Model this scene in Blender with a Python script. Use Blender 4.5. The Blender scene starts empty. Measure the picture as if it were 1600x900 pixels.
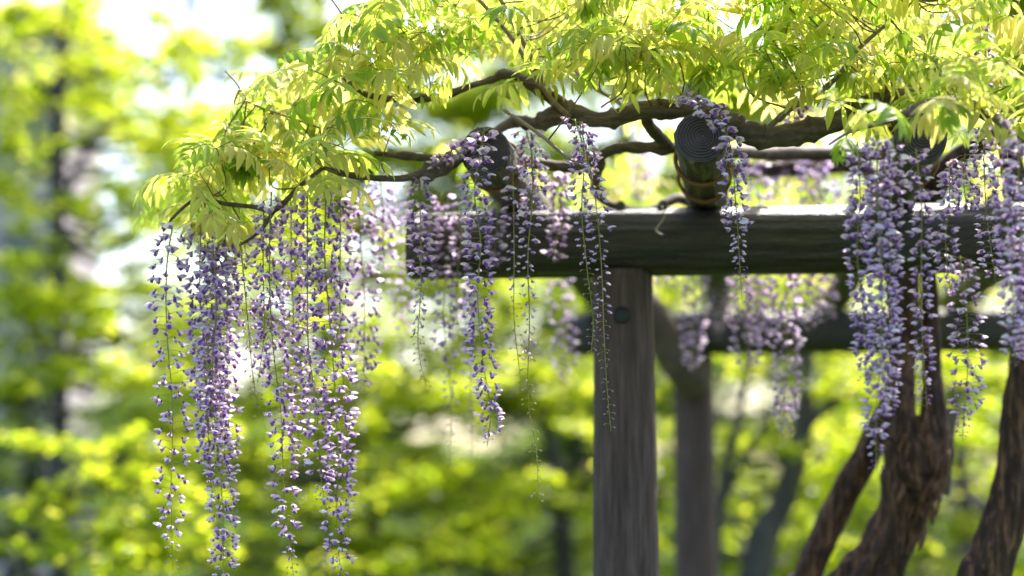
import bpy, math, random
import numpy as np
from mathutils import Vector, Matrix, Euler, noise

R = math.radians
rng = random.Random(7)
nrng = np.random.default_rng(11)
SC = bpy.context.scene
COL = SC.collection

# ------------------------------------------------------------------ camera
F = 3000.0                                   # focal length in photo pixels (1600 wide)
CAM = Vector((0.0, 0.0, 1.55))
PITCH, YAW = R(6.0), R(6.65)
cd = bpy.data.cameras.new("camera")
cd.sensor_width = 36.0
cd.lens = F / 1600 * 36.0
cd.clip_start, cd.clip_end = 0.1, 2000.0
cd.dof.use_dof = True
cd.dof.focus_distance = 5.12
cd.dof.aperture_fstop = 1.0
cam = bpy.data.objects.new("camera", cd)
cam.location = CAM
cam.rotation_euler = (R(90) + PITCH, 0, YAW)
COL.objects.link(cam)
SC.camera = cam
ROT = cam.rotation_euler.to_matrix()

# ------------------------------------------------------------------ light
SUN_EL, SUN_AZ = R(50), R(24)                # azimuth measured from +Y towards +X
w = bpy.data.worlds.new("World")
SC.world = w
w.use_nodes = True
nt = w.node_tree
bg = nt.nodes["Background"]
sky = nt.nodes.new("ShaderNodeTexSky")
sky.sky_type = 'NISHITA'
sky.sun_disc = False
sky.sun_elevation = SUN_EL
sky.sun_rotation = SUN_AZ
sky.air_density, sky.dust_density, sky.ozone_density = 1.0, 2.5, 1.0
nt.links.new(sky.outputs[0], bg.inputs[0])
bg.inputs[1].default_value = 0.15
sd = bpy.data.lights.new("sun", 'SUN')
sd.energy = 3.7
sd.angle = R(0.5)
sd.color = (1.0, 0.95, 0.86)
so = bpy.data.objects.new("sun", sd)
SUNV = Vector((math.sin(SUN_AZ) * math.cos(SUN_EL), math.cos(SUN_AZ) * math.cos(SUN_EL), math.sin(SUN_EL)))
so.rotation_euler = SUNV.to_track_quat('Z', 'Y').to_euler()
so.location = (0, 0, 12)
COL.objects.link(so)
SC.view_settings.view_transform = 'Standard'
SC.view_settings.look = 'None'
SC.view_settings.exposure = 1.70
SC.view_settings.gamma = 1.0
SC.cycles.max_bounces = 10
SC.cycles.transmission_bounces = 8
SC.cycles.diffuse_bounces = 5
SC.cycles.use_denoising = True


# ------------------------------------------------------------------ placing
def at(px, py, Y):
    """world point on the vertical plane at distance Y that the photo shows at (px, py)"""
    d = ROT @ Vector(((px - 800) / F, (450 - py) / F, -1.0))
    return CAM + d * (Y / d.y)


def mpp(Y):
    return Y / F                              # metres per photo pixel


# ------------------------------------------------------------------ materials
def mat(name):
    m = bpy.data.materials.new(name)
    m.use_nodes = True
    for n in list(m.node_tree.nodes):
        m.node_tree.nodes.remove(n)
    return m, m.node_tree


def N(t, kind, **kw):
    n = t.nodes.new("ShaderNode" + kind)
    for k, v in kw.items():
        if isinstance(k, str) and hasattr(n, k):
            setattr(n, k, v)
        else:
            n.inputs[k].default_value = v
    return n


def ramp(t, fac, stops):
    r = t.nodes.new("ShaderNodeValToRGB")
    e = r.color_ramp.elements
    while len(e) < len(stops):
        e.new(0.5)
    for i, (p, c) in enumerate(stops):
        e[i].position = p
        e[i].color = (*c, 1)
    t.links.new(fac, r.inputs[0])
    return r


def foliage_mat(name, stops, tstops, mixf=0.55, rough=0.45, spec=0.35):
    """thin leaf: a reflecting face and light coming through; colour differs from leaf to leaf"""
    m, t = mat(name)
    oi = t.nodes.new("ShaderNodeObjectInfo")
    a = t.nodes.new("ShaderNodeAttribute")
    a.attribute_name = "var"
    add = t.nodes.new("ShaderNodeMath"); add.operation = 'ADD'
    t.links.new(oi.outputs["Random"], add.inputs[0]); t.links.new(a.outputs["Fac"], add.inputs[1])
    fr = t.nodes.new("ShaderNodeMath"); fr.operation = 'FRACT'
    t.links.new(add.outputs[0], fr.inputs[0])
    c1 = ramp(t, fr.outputs[0], stops)
    c2 = ramp(t, fr.outputs[0], tstops)
    p = t.nodes.new("ShaderNodeBsdfPrincipled")
    p.inputs["Roughness"].default_value = rough
    p.inputs["Specular IOR Level"].default_value = spec
    tr = t.nodes.new("ShaderNodeBsdfTranslucent")
    t.links.new(c1.outputs[0], p.inputs["Base Color"])
    t.links.new(c2.outputs[0], tr.inputs["Color"])
    mx = t.nodes.new("ShaderNodeMixShader")
    mx.inputs[0].default_value = mixf
    t.links.new(p.outputs[0], mx.inputs[1]); t.links.new(tr.outputs[0], mx.inputs[2])
    o = t.nodes.new("ShaderNodeOutputMaterial")
    t.links.new(mx.outputs[0], o.inputs[0])
    return m


def rough_mat(name, stops, scale=(8, 8, 8), rough=(0.6, 0.9), bump=0.4, dist=0.01, detail=6.0, spec=0.4, fine=None):
    """noise coloured opaque surface with relief, in object space"""
    m, t = mat(name)
    tc = t.nodes.new("ShaderNodeTexCoord")
    mp = t.nodes.new("ShaderNodeMapping")
    mp.inputs["Scale"].default_value = scale
    t.links.new(tc.outputs["Object"], mp.inputs[0])
    nz = t.nodes.new("ShaderNodeTexNoise")
    nz.inputs["Scale"].default_value = 1.0
    nz.inputs["Detail"].default_value = detail
    nz.inputs["Roughness"].default_value = 0.65
    t.links.new(mp.outputs[0], nz.inputs["Vector"])
    c = ramp(t, nz.outputs["Fac"], stops)
    p = t.nodes.new("ShaderNodeBsdfPrincipled")
    p.inputs["Specular IOR Level"].default_value = spec
    t.links.new(c.outputs[0], p.inputs["Base Color"])
    mr = t.nodes.new("ShaderNodeMapRange")
    mr.inputs["To Min"].default_value, mr.inputs["To Max"].default_value = rough
    t.links.new(nz.outputs["Fac"], mr.inputs["Value"])
    t.links.new(mr.outputs[0], p.inputs["Roughness"])
    h = nz.outputs["Fac"]
    if fine:
        n2 = t.nodes.new("ShaderNodeTexNoise")
        n2.inputs["Scale"].default_value = fine
        n2.inputs["Detail"].default_value = 4
        t.links.new(tc.outputs["Object"], n2.inputs["Vector"])
        ad = t.nodes.new("ShaderNodeMath"); ad.operation = 'MULTIPLY_ADD'
        ad.inputs[1].default_value = 0.35
        t.links.new(n2.outputs["Fac"], ad.inputs[0]); t.links.new(h, ad.inputs[2])
        h = ad.outputs[0]
    b = t.nodes.new("ShaderNodeBump")
    b.inputs["Strength"].default_value = bump
    b.inputs["Distance"].default_value = dist
    t.links.new(h, b.inputs["Height"])
    t.links.new(b.outputs[0], p.inputs["Normal"])
    o = t.nodes.new("ShaderNodeOutputMaterial")
    t.links.new(p.outputs[0], o.inputs[0])
    return m


M = {}
M['leaf'] = foliage_mat("young_wisteria_leaf",
    [(0, (.16, .25, .03)), (.35, (.40, .45, .06)), (.7, (.48, .46, .08)), (1, (.50, .40, .12))],
    [(0, (.32, .53, .03)), (.35, (.66, .77, .11)), (.7, (.86, .84, .20)), (1, (.89, .80, .26))], 0.66, 0.45, 0.45)
M['twig'] = foliage_mat("green_twig", [(0, (.16, .17, .04)), (.5, (.20, .15, .06)), (1, (.14, .09, .05))],
    [(0, (.2, .2, .04)), (1, (.2, .15, .05))], 0.15)
M['stalk'] = foliage_mat("raceme_stalk", [(0, (.24, .26, .05)), (1, (.30, .25, .09))],
    [(0, (.45, .5, .06)), (1, (.5, .42, .1))], 0.3)
M['banner'] = foliage_mat("pale_lilac_petal", [(0, (.59, .42, .63)), (.5, (.73, .57, .74)), (.85, (.83, .72, .81)), (1, (.90, .85, .88))],
    [(0, (.80, .57, .83)), (.5, (.90, .71, .89)), (1, (.96, .90, .95))], 0.5, 0.5, 0.35)
M['keel'] = foliage_mat("violet_petal", [(0, (.19, .08, .38)), (.6, (.31, .15, .50)), (1, (.48, .30, .62))],
    [(0, (.40, .17, .66)), (1, (.62, .36, .82))], 0.45, 0.45, 0.35)
M['calyx'] = foliage_mat("calyx", [(0, (.13, .07, .16)), (1, (.2, .12, .2))], [(0, (.2, .1, .2)), (1, (.25, .15, .2))], 0.2)
M['fadebud'] = foliage_mat("spent_bud", [(0, (.30, .27, .16)), (.6, (.34, .25, .26)), (1, (.46, .42, .24))],
    [(0, (.6, .56, .25)), (1, (.62, .5, .42))], 0.45)
M['maple'] = foliage_mat("maple_leaf",
    [(0, (.11, .16, .012)), (.5, (.19, .24, .015)), (1, (.28, .30, .03))],
    [(0, (.34, .50, .012)), (.5, (.60, .70, .02)), (1, (.84, .84, .10))], 0.70, 0.42, 0.4)
M['darkleaf'] = foliage_mat("dull_green_leaf",
    [(0, (.05, .085, .03)), (.6, (.08, .12, .045)), (1, (.12, .16, .06))],
    [(0, (.14, .25, .03)), (1, (.28, .38, .06))], 0.5, 0.7, 0.08)
M['vine'] = rough_mat("vine_bark", [(.25, (.038, .024, .018)), (.5, (.095, .063, .046)), (.75, (.20, .14, .105))], (16, 60, 60), (.55, .85), .6, .008, 7, .35, 90)
M['vine_y'] = rough_mat("gnarled_bark", [(.28, (.012, .006, .004)), (.5, (.050, .024, .015)), (.70, (.27, .13, .07))], (55, 55, 9), (.55, .9), .9, .014, 8, .3, 60)
M['torn'] = rough_mat("torn_bark", [(.28, (.035, .016, .010)), (.5, (.13, .062, .036)), (.72, (.30, .16, .095))], (60, 60, 12), (.6, .9), .8, .010, 7, .25, 80)
M['shoot'] = rough_mat("tan_shoot", [(.3, (.16, .10, .07)), (.7, (.29, .2, .14))], (60, 60, 60), (.4, .6), .2, .003)
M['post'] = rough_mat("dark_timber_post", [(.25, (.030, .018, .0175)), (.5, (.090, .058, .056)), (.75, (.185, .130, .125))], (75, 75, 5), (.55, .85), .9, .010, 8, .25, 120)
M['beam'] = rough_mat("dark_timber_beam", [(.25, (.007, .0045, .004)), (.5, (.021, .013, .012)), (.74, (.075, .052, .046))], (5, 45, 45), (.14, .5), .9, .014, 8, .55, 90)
M['log'] = rough_mat("dark_timber_log", [(.25, (.020, .014, .013)), (.5, (.058, .042, .036)), (.70, (.24, .19, .15))], (60, 5, 60), (.4, .75), .9, .010, 7, .45, 90)
M['endgrain'] = rough_mat("log_end", [(.3, (.056, .040, .044)), (.7, (.105, .080, .086))], (30, 30, 30), (.35, .6), .2, .003, 5, .5)
M['brace'] = rough_mat("brown_brace", [(.3, (.045, .030, .020)), (.7, (.12, .085, .058))], (8, 8, 40), (.6, .85), .4, .006)
M['plug'] = rough_mat("dark_plug", [(.3, (.008, .007, .007)), (.7, (.018, .016, .016))], (40, 40, 40), (.45, .6), .2, .003)
M['metal'] = rough_mat("dark_metal_clip", [(.3, (.03, .03, .032)), (.7, (.07, .07, .075))], (30, 30, 30), (.4, .6), .1, .002)
M['rope'] = rough_mat("rusty_binding", [(.3, (.15, .06, .03)), (.7, (.30, .14, .07))], (200, 200, 200), (.7, .9), .5, .003)
M['greybark'] = rough_mat("grey_bark", [(.3, (.040, .036, .042)), (.55, (.075, .068, .074)), (.8, (.13, .12, .12))], (14, 14, 3), (.7, .9), .6, .03, 6, .25)
M['board'] = rough_mat("weathered_board", [(.3, (.10, .075, .065)), (.7, (.2, .16, .14))], (50, 50, 4), (.6, .8), .3, .004)
M['grass'] = rough_mat("park_grass", [(.3, (.025, .055, .010)), (.5, (.045, .085, .016)), (.7, (.085, .11, .03))], (.8, .8, .8), (.92, 1.0), .5, .05, 8, .03, 14)
M['plaster'] = rough_mat("mauve_plaster", [(.3, (.40, .33, .35)), (.7, (.54, .46, .47))], (1.5, 1.5, 1.5), (.7, .9), .1, .01, 5, .3)
M['glass'] = rough_mat("dark_window_glass", [(.3, (.03, .035, .045)), (.7, (.06, .07, .085))], (1, 1, 1), (.08, .15), .02, .002, 3, .5)
M['rooftile'] = rough_mat("dark_roof", [(.3, (.07, .065, .075)), (.7, (.13, .12, .13))], (2, 12, 2), (.6, .8), .4, .02)
M['tendril'] = rough_mat("dry_tendril", [(.3, (.30, .24, .19)), (.7, (.45, .38, .3))], (80, 80, 80), (.5, .7), .1, .002)


# ------------------------------------------------------------------ mesh helpers
class MB:
    def __init__(s):
        s.v, s.f, s.m, s.var = [], [], [], []

    def add(s, vs, fs, mi=0, var=None):
        o = len(s.v)
        s.v.extend(tuple(x) for x in vs)
        s.f.extend(tuple(i + o for i in f) for f in fs)
        s.m.extend([mi] * len(fs))
        if var is not None:
            s.var.extend([var] * len(vs))
        return o

    def tube(s, pts, rad, n=8, mi=0, cap=True, wob=0.0, wf=3.0, ridges=0, rf=0.0, seed=0.0):
        pts = [Vector(p) for p in pts]
        rad = list(rad) if hasattr(rad, '__len__') else [rad] * len(pts)
        t0 = (pts[1] - pts[0]).normalized()
        up = Vector((0, 0, 1)) if abs(t0.z) < .9 else Vector((0, -1, 0))
        a = t0.cross(up).normalized(); b = t0.cross(a).normalized()
        vs, fs = [], []
        L = 0.0
        for i, p in enumerate(pts):
            t = (pts[min(i + 1, len(pts) - 1)] - pts[max(i - 1, 0)]).normalized()
            a = (a - t * a.dot(t)).normalized(); b = t.cross(a)
            if i: L += (p - pts[i - 1]).length
            for k in range(n):
                an = 2 * math.pi * k / n
                d = a * math.cos(an) + b * math.sin(an)
                r = rad[i]
                if wob:
                    q = p + d * r
                    r *= 1 + wob * noise.noise(q * wf + Vector((seed, 0, 0))) + wob * .5 * noise.noise(q * wf * 2.7 + Vector((0, seed, 0)))
                if ridges:
                    r *= 1 + rf * (abs(math.sin(an * ridges / 2 + 2.2 * noise.noise(Vector((L * 2.5, seed, an * .4))) + L * 2.0)) - .6)
                vs.append(p + d * r)
        for i in range(len(pts) - 1):
            for k in range(n):
                k2 = (k + 1) % n
                fs.append((i * n + k, i * n + k2, (i + 1) * n + k2, (i + 1) * n + k))
        if cap:
            c0, c1 = len(vs), len(vs) + 1
            vs.append(pts[0]); vs.append(pts[-1])
            e = (len(pts) - 1) * n
            for k in range(n):
                k2 = (k + 1) % n
                fs.append((c0, k2, k)); fs.append((c1, e + k, e + k2))
        s.add(vs, fs, mi)

    def box(s, c, h, mi=0, rot=None):
        c = Vector(c)
        vs = []
        for x in (-1, 1):
            for y in (-1, 1):
                for z in (-1, 1):
                    q = Vector((x * h[0], y * h[1], z * h[2]))
                    vs.append(c + (rot @ q if rot else q))
        s.add(vs, [(0, 1, 3, 2), (4, 6, 7, 5), (0, 4, 5, 1), (2, 3, 7, 6), (0, 2, 6, 4), (1, 5, 7, 3)], mi)

    def mesh(s, name, mats, smooth=True):
        me = bpy.data.meshes.new(name)
        me.from_pydata(s.v, [], s.f)
        for m in mats:
            me.materials.append(M[m])
        if len(mats) > 1:
            me.polygons.foreach_set("material_index", s.m)
        if smooth:
            me.polygons.foreach_set("use_smooth", [True] * len(s.f))
        if s.var and len(s.var) == len(s.v):
            at_ = me.attributes.new("var", 'FLOAT', 'POINT')
            at_.data.foreach_set("value", s.var)
        me.update()
        return me


def quick_mesh(name, V, loops_per_face, Fc, mats, mi=None, var=None, smooth=False):
    """numpy arrays to a mesh: V n x 3, Fc m x k"""
    me = bpy.data.meshes.new(name)
    k = Fc.shape[1]
    me.vertices.add(len(V)); me.vertices.foreach_set("co", V.astype(np.float32).ravel())
    me.loops.add(Fc.size); me.loops.foreach_set("vertex_index", Fc.astype(np.int32).ravel())
    me.polygons.add(len(Fc))
    me.polygons.foreach_set("loop_start", np.arange(0, Fc.size, k, dtype=np.int32))
    for m in mats:
        me.materials.append(M[m])
    if mi is not None:
        me.polygons.foreach_set("material_index", mi.astype(np.int32))
    if smooth:
        me.polygons.foreach_set("use_smooth", np.ones(len(Fc), dtype=bool))
    if var is not None:
        a = me.attributes.new("var", 'FLOAT', 'POINT')
        a.data.foreach_set("value", var.astype(np.float32))
    me.update(calc_edges=True)
    return me


def obj(name, me, parent=None, loc=None):
    o = bpy.data.objects.new(name, me)
    COL.objects.link(o)
    if parent is not None:
        o.parent = parent
    if loc is not None:
        o.location = loc
    return o


def thing(name, label, cat, loc=(0, 0, 0), group=None):
    o = bpy.data.objects.new(name, None)
    COL.objects.link(o)
    o.location = loc
    o.empty_display_size = .1
    o['label'] = label; o['category'] = cat
    if group: o['group'] = group
    return o


def shifted(me, base):
    me.transform(Matrix.Translation(-Vector(base)))
    return me


def smooth_path(pts, per=6):
    """Catmull-Rom through the points; each point may carry a radius as fourth value"""
    P = [np.array(p, dtype=float) for p in pts]
    P = [2 * P[0] - P[1]] + P + [2 * P[-1] - P[-2]]
    out = []
    for i in range(1, len(P) - 2):
        p0, p1, p2, p3 = P[i - 1:i + 3]
        for j in range(per):
            t = j / per
            out.append(.5 * ((2 * p1) + (-p0 + p2) * t + (2 * p0 - 5 * p1 + 4 * p2 - p3) * t * t + (-p0 + 3 * p1 - 3 * p2 + p3) * t ** 3))
    out.append(P[-2])
    return out


def px_path(pts, per=6):
    """[(px, py, Y, radius px)] -> smooth world path and radii"""
    a = []
    for (x, y, Y, r) in pts:
        q = at(x, y, Y)
        a.append((q.x, q.y, q.z, r * mpp(Y)))
    s = smooth_path(a, per)
    return [Vector(q[:3]) for q in s], [max(q[3], .0008) for q in s]


# ================================================================== SETTING
g = MB()
n = 60
gv, gf = [], []
for i in range(n + 1):
    for j in range(n + 1):
        x = (i / n * 2 - 1); y = (j / n * 2 - 1)
        X = math.copysign(abs(x) ** 2.2, x) * 600; Yy = math.copysign(abs(y) ** 2.2, y) * 600 + 10
        gv.append((X, Yy, .12 * noise.noise(Vector((X * .15, Yy * .15, 0))) if abs(Yy) > 14 else 0.0))
for i in range(n):
    for j in range(n):
        a = i * (n + 1) + j
        gf.append((a, a + n + 1, a + n + 2, a + 1))
g.add(gv, gf)
o = obj("ground", g.mesh("ground", ['grass'])); o['kind'] = 'structure'

# ================================================================== PERGOLA
PB = 6.0                                     # front beam plane
beam_c = at(1000, 378, PB)
BZ, BR = beam_c.z, .104
RB = 9.4
rear_c = at(1300, 519, RB)
post_x = at(977, 600, PB).x
rpost_x = at(1085, 750, RB).x

perg = thing("wooden_pergola", "dark timber pergola of round posts, heavy beams and overhanging logs carrying the wisteria", "pergola", (post_x, PB, 0))


def timber(name, p0, p1, r, m, n=40, seg=60, sq=2.6, sway=.004, amp=.03, seed=0.0, parent=perg, taper=1.0, grooves=True):
    """a log of slightly squared section, with grooves along its length"""
    p0, p1 = Vector(p0), Vector(p1)
    t = (p1 - p0).normalized()
    up = Vector((0, 0, 1)) if abs(t.z) < .9 else Vector((0, 1, 0))
    a = t.cross(up).normalized(); b = a.cross(t).normalized()
    mb = MB(); vs, fs = [], []
    L = (p1 - p0).length
    for i in range(seg + 1):
        u = i / seg
        c = p0.lerp(p1, u) + a * sway * noise.noise(Vector((u * 3, seed, 0))) + b * sway * noise.noise(Vector((u * 3, 0, seed)))
        for k in range(n):
            an = 2 * math.pi * k / n
            cs, sn = math.cos(an), math.sin(an)
            q = (abs(cs) ** sq + abs(sn) ** sq) ** (-1 / sq)
            rr = r * q * (1 + (taper - 1) * u)
            d = a * cs + b * sn
            g1 = noise.noise(Vector((cs * 9 + seed, sn * 9, u * L * 1.3)))
            g2 = noise.noise(Vector((cs * 3 + seed, sn * 3, u * L * .9)))
            rr *= 1 + amp * (.6 * g1 + .6 * g2) if grooves else 1
            vs.append(c + d * rr)
    for i in range(seg):
        for k in range(n):
            k2 = (k + 1) % n
            fs.append((i * n + k, (i + 1) * n + k, (i + 1) * n + k2, i * n + k2))
    c0 = len(vs); vs += [p0, p1]
    e = seg * n
    for k in range(n):
        k2 = (k + 1) % n
        fs.append((c0, k, k2)); fs.append((c0 + 1, e + k2, e + k))
    mb.add(vs, fs)
    return obj(name, shifted(mb.mesh(name, [m]), parent.location), parent)


bx0 = at(642, 385, PB).x
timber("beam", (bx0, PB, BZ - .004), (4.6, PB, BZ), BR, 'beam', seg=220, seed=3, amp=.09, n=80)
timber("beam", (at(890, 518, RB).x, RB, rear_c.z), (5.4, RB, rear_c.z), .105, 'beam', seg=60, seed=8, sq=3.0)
ptop = BZ - BR + .012
post = timber("post", (post_x + .006, PB, 0), (post_x - .006, PB, ptop), .116, 'post', n=110, seg=90, sq=2.0, seed=5, taper=.79, amp=.05)
timber("post", (rpost_x + .01, RB, 0), (rpost_x, RB, rear_c.z - .09), .108, 'post', n=48, seg=40, sq=2.0, seed=15, taper=.90, amp=.04)
# far posts out of the frame keep the beams carried
timber("post", (4.2, PB, 0), (4.2, PB, ptop), .105, 'post', n=24, seg=20, sq=2.0, seed=25, taper=.9)
timber("post", (4.8, RB, 0), (4.8, RB, rear_c.z - .09), .108, 'post', n=24, seg=20, sq=2.0, seed=35, taper=.9)
# plug in the post face
pc = at(971, 492, PB - .101)
mb = MB(); nn = 28
prof = [(.0265, .012), (.0265, -.001), (.0245, -.005), (.022, -.006), (.0205, -.002), (.012, -.0025), (0.0005, -.003)]
vs = []
for (r, y) in prof:
    for k in range(nn):
        an = 2 * math.pi * k / nn
        vs.append((r * math.cos(an), y, r * math.sin(an)))
fs = [(i * nn + k, i * nn + (k + 1) % nn, (i + 1) * nn + (k + 1) % nn, (i + 1) * nn + k) for i in range(len(prof) - 1) for k in range(nn)]
mb.add(vs, fs)
plug = obj("bolt_plug", mb.mesh("bolt_plug", ['plug']), post)
plug.location = Vector((pc.x, PB - .0985, pc.z)) - Vector(perg.location)
# diagonal brace beside the rear post
bp, br = px_path([(985, 455, RB - .12, 29), (1015, 492, RB - .16, 29), (1042, 535, RB - .17, 30), (1065, 575, RB - .16, 30), (1086, 602, RB - .14, 27), (1093, 610, RB - .13, 20)], 6)
mb = MB(); mb.tube(bp, br, 24, wob=.10, wf=7)
obj("brace", shifted(mb.mesh("brace", ['brace']), perg.location), perg)



# purlin logs lying on the beams, their ringed ends towards the camera
def end_disc(r, seed):
    mb = MB(); nn = 48
    prof = []
    rings = 9
    steps = rings * 8
    for i in range(steps + 1):
        q = i / steps
        rr = r * (1 - q) + .0006
        y = -.006 * (1 - (1 - q) ** 6) + .0030 * math.sin(q * rings * 2 * math.pi) * (1 if .03 < q < .97 else 0)
        prof.append((rr, y))
    prof.insert(0, (r * 1.0, .004))
    vs = []
    for (rr, y) in prof:
        for k in range(nn):
            an = 2 * math.pi * k / nn
            ex = 1 + .05 * noise.noise(Vector((math.cos(an) * 1.5 + seed, math.sin(an) * 1.5, .3)))
            in_ = max(0.0, 1 - rr / r)
            ex *= 1 + in_ * .10 * noise.noise(Vector((math.cos(an) * 2 + seed, math.sin(an) * 2, rr * 25)))
            vs.append((rr * math.cos(an) * ex + r * .12 * in_, y, rr * math.sin(an) * ex + r * .06 * in_))
    fs = [(i * nn + k, i * nn + (k + 1) % nn, (i + 1) * nn + (k + 1) % nn, (i + 1) * nn + k) for i in range(len(prof) - 1) for k in range(nn)]
    mb.add(vs, fs)
    return mb.mesh("end_face", ['endgrain'])


logs = []
for (px, py, Yn, r, sd_) in ((758, 236, 5.26, .068, 1), (1094, 215, 5.10, .0685, 2), (1439, 216, 5.12, .068, 3), (1800, 216, 5.12, .068, 4)):
    e = at(px, py, Yn)
    zb = BZ + BR + r - .012                      # height where it rests on the beam
    sl = (zb - e.z) / (PB - Yn)
    far = Vector((e.x + .06, 10.3, e.z + sl * .35 * (10.3 - Yn)))
    lg = timber("log", (e.x, Yn, e.z), (e.x + .012, 10.3, zb + .02), r, 'log', n=40, seg=110, sq=2.05, amp=.10, seed=50 + sd_ * 7)
    ed = obj("end_face", end_disc(r * .985, sd_), lg)
    ed.location = Vector((e.x, Yn, e.z)) - Vector(perg.location)
    logs.append((e, Yn, r, zb, lg))

# clips on the beam top
for (px, py) in ((970, 322), (1036, 324), (1335, 318)):
    c = at(px, py, PB - .03)
    mb = MB()
    mb.box((0, 0, 0), (.014, .02, .010)); mb.box((0, 0, .013), (.009, .009, .004)); mb.box((.0, -.022, -.012), (.008, .003, .016))
    k = obj("metal_clip", mb.mesh("metal_clip", ['metal'], False), perg)
    k.location = Vector((c.x, PB - .03, BZ + BR + .004)) - Vector(perg.location)

# rusty bindings round the logs
for li, Yb, lab in ((1, 5.42, "rusty wire binding round the middle ringed log, nearer its end"), (1, 5.74, "rusty wire binding round the middle ringed log, close to the beam"),
                    (0, 5.50, "rusty wire binding round the log half hidden by blossoms above the beam end"),
                    (2, 5.46, "rusty wire binding round the shaded log behind the thickest flower clusters")):
    e, Yn, r, zb, lg = logs[li]
    z = e.z + (zb - e.z) * (Yb - Yn) / (10.3 - Yn)
    mb = MB()
    for q in range(2):
        pts = [(math.cos(a) * (r + .009), q * .010 + .006 * math.sin(a + q), math.sin(a) * (r + .009)) for a in np.linspace(0, 2 * math.pi, 41)]
        mb.tube(pts, .0055, 6, cap=False, wob=.35, wf=60, seed=q)
    o = obj("wire_binding", mb.mesh("wire_binding", ['rope']))
    o.location = (e.x + .001, Yb, z)
    o['label'] = lab; o['category'] = "binding"; o['group'] = "bindings round the pergola logs"

# dry curled tendril hanging on the beam
pts, rd = px_path([(1034, 322, 5.88, .8), (1038, 338, 5.86, 1.0), (1031, 350, 5.85, 1.2), (1025, 358, 5.85, 1.6), (1029, 364, 5.85, 1.4), (1036, 367, 5.85, .8)], 6)
mb = MB(); mb.tube(pts, rd, 6)
o = obj("tendril", shifted(mb.mesh("tendril", ['tendril']), pts[0])); o.location = pts[0]
o['label'] = "pale dry curled tendril hooked over the front of the beam"; o['category'] = "tendril"

# ================================================================== VINES
def vine_tube(name, spec, m, parent, n=14, per=8, wob=.18, wf=14, ridges=0, rf=0, seed=0.0):
    pts, rd = px_path(spec, per)
    if name == "branch":
        kr = random.Random(seed)
        for _ in range(len(pts) // 14):
            c_ = kr.randrange(2, len(pts) - 2); a_ = kr.uniform(.12, .38)
            rd = [q * (1 + a_ * math.exp(-((i_ - c_) / 1.4) ** 2)) for i_, q in enumerate(rd)]
    mb = MB(); mb.tube(pts, rd, n, wob=wob, wf=wf, ridges=ridges, rf=rf, seed=seed)
    return obj(name, shifted(mb.mesh(name, [m]), parent.location), parent), pts


TY = 6.55
bA = at(1335, 920, TY); bA.z = 0
bB = at(1545, 920, 6.25); bB.z = 0
bC = at(1262, 920, 6.75); bC.z = 0
vineA = thing("wisteria_vine", "old wisteria with a thick gnarled splitting trunk behind the beam", "wisteria", bA)
vineB = thing("wisteria_vine", "wisteria with a curved brown trunk at the edge, beyond the gnarled one", "wisteria", bB)
vineC = thing("wisteria_vine", "slim dark wisteria stem leaning up to join the gnarled trunk", "wisteria", bC)


def ground_ext(px, py, Y, dx, r):
    """lower end of a trunk down at the ground, as px coordinates below the frame"""
    hy = 450 + F * math.tan(PITCH)
    return (px + dx, hy + CAM.z / Y * F + 10, Y, r)


# gnarled trunk
vine_tube("trunk", [ground_ext(1300, 900, TY, -60, 70), (1270, 1150, TY, 62), (1295, 1000, TY, 50), (1354, 900, TY, 42), (1385, 850, TY, 37), (1408, 800, TY, 35), (1422, 750, TY, 40), (1432, 710, TY, 45), (1438, 680, TY, 44), (1440, 650, TY, 34)],
          'vine_y', vineA, n=72, per=18, wob=.20, wf=9, ridges=11, rf=.22, seed=1)
vine_tube("trunk", [(1436, 740, TY - .05, 30), (1422, 690, TY - .06, 27), (1412, 640, TY - .05, 18), (1416, 560, TY, 15), (1420, 460, TY, 14), (1422, 380, TY, 14), (1432, 300, TY, 18), (1425, 240, 6.3, 17), (1400, 190, 5.8, 16)],
          'vine_y', vineA, n=48, per=16, wob=.16, wf=9, ridges=7, rf=.2, seed=2)
vine_tube("trunk", [(1450, 760, TY + .05, 26), (1458, 700, TY + .03, 26), (1458, 640, TY, 18), (1456, 560, TY + .04, 14), (1453, 470, TY + .05, 13), (1450, 380, TY + .05, 13), (1462, 300, TY, 16), (1490, 250, 6.5, 15), (1560, 220, 6.5, 14), (1700, 230, 6.6, 12)],
          'vine_y', vineA, n=48, per=16, wob=.16, wf=9, ridges=7, rf=.2, seed=3)
vine_tube("trunk", [(1386, 690, TY - .08, 9), (1406, 730, TY - .10, 13), (1442, 775, TY - .07, 13), (1428, 830, TY - .04, 11), (1400, 900, TY - .02, 11), (1370, 990, TY, 10)],
          'vine_y', vineA, n=30, per=14, wob=.25, wf=14, ridges=6, rf=.25, seed=4)
vine_tube("trunk", [ground_ext(1262, 900, 6.75, -50, 27), (1235, 980, 6.75, 23), (1262, 900, 6.75, 21), (1300, 815, 6.75, 21), (1335, 745, 6.74, 22), (1365, 690, 6.72, 20), (1395, 620, 6.72, 16), (1405, 540, 6.75, 15), (1398, 440, 6.8, 14), (1392, 340, 6.9, 14), (1360, 270, 7.0, 13), (1300, 258, 7.0, 13), (1200, 265, 7.0, 12), (1080, 262, 7.0, 10)],
          'vine_y', vineC, n=40, per=14, wob=.18, wf=11, ridges=6, rf=.2, seed=5)
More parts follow.
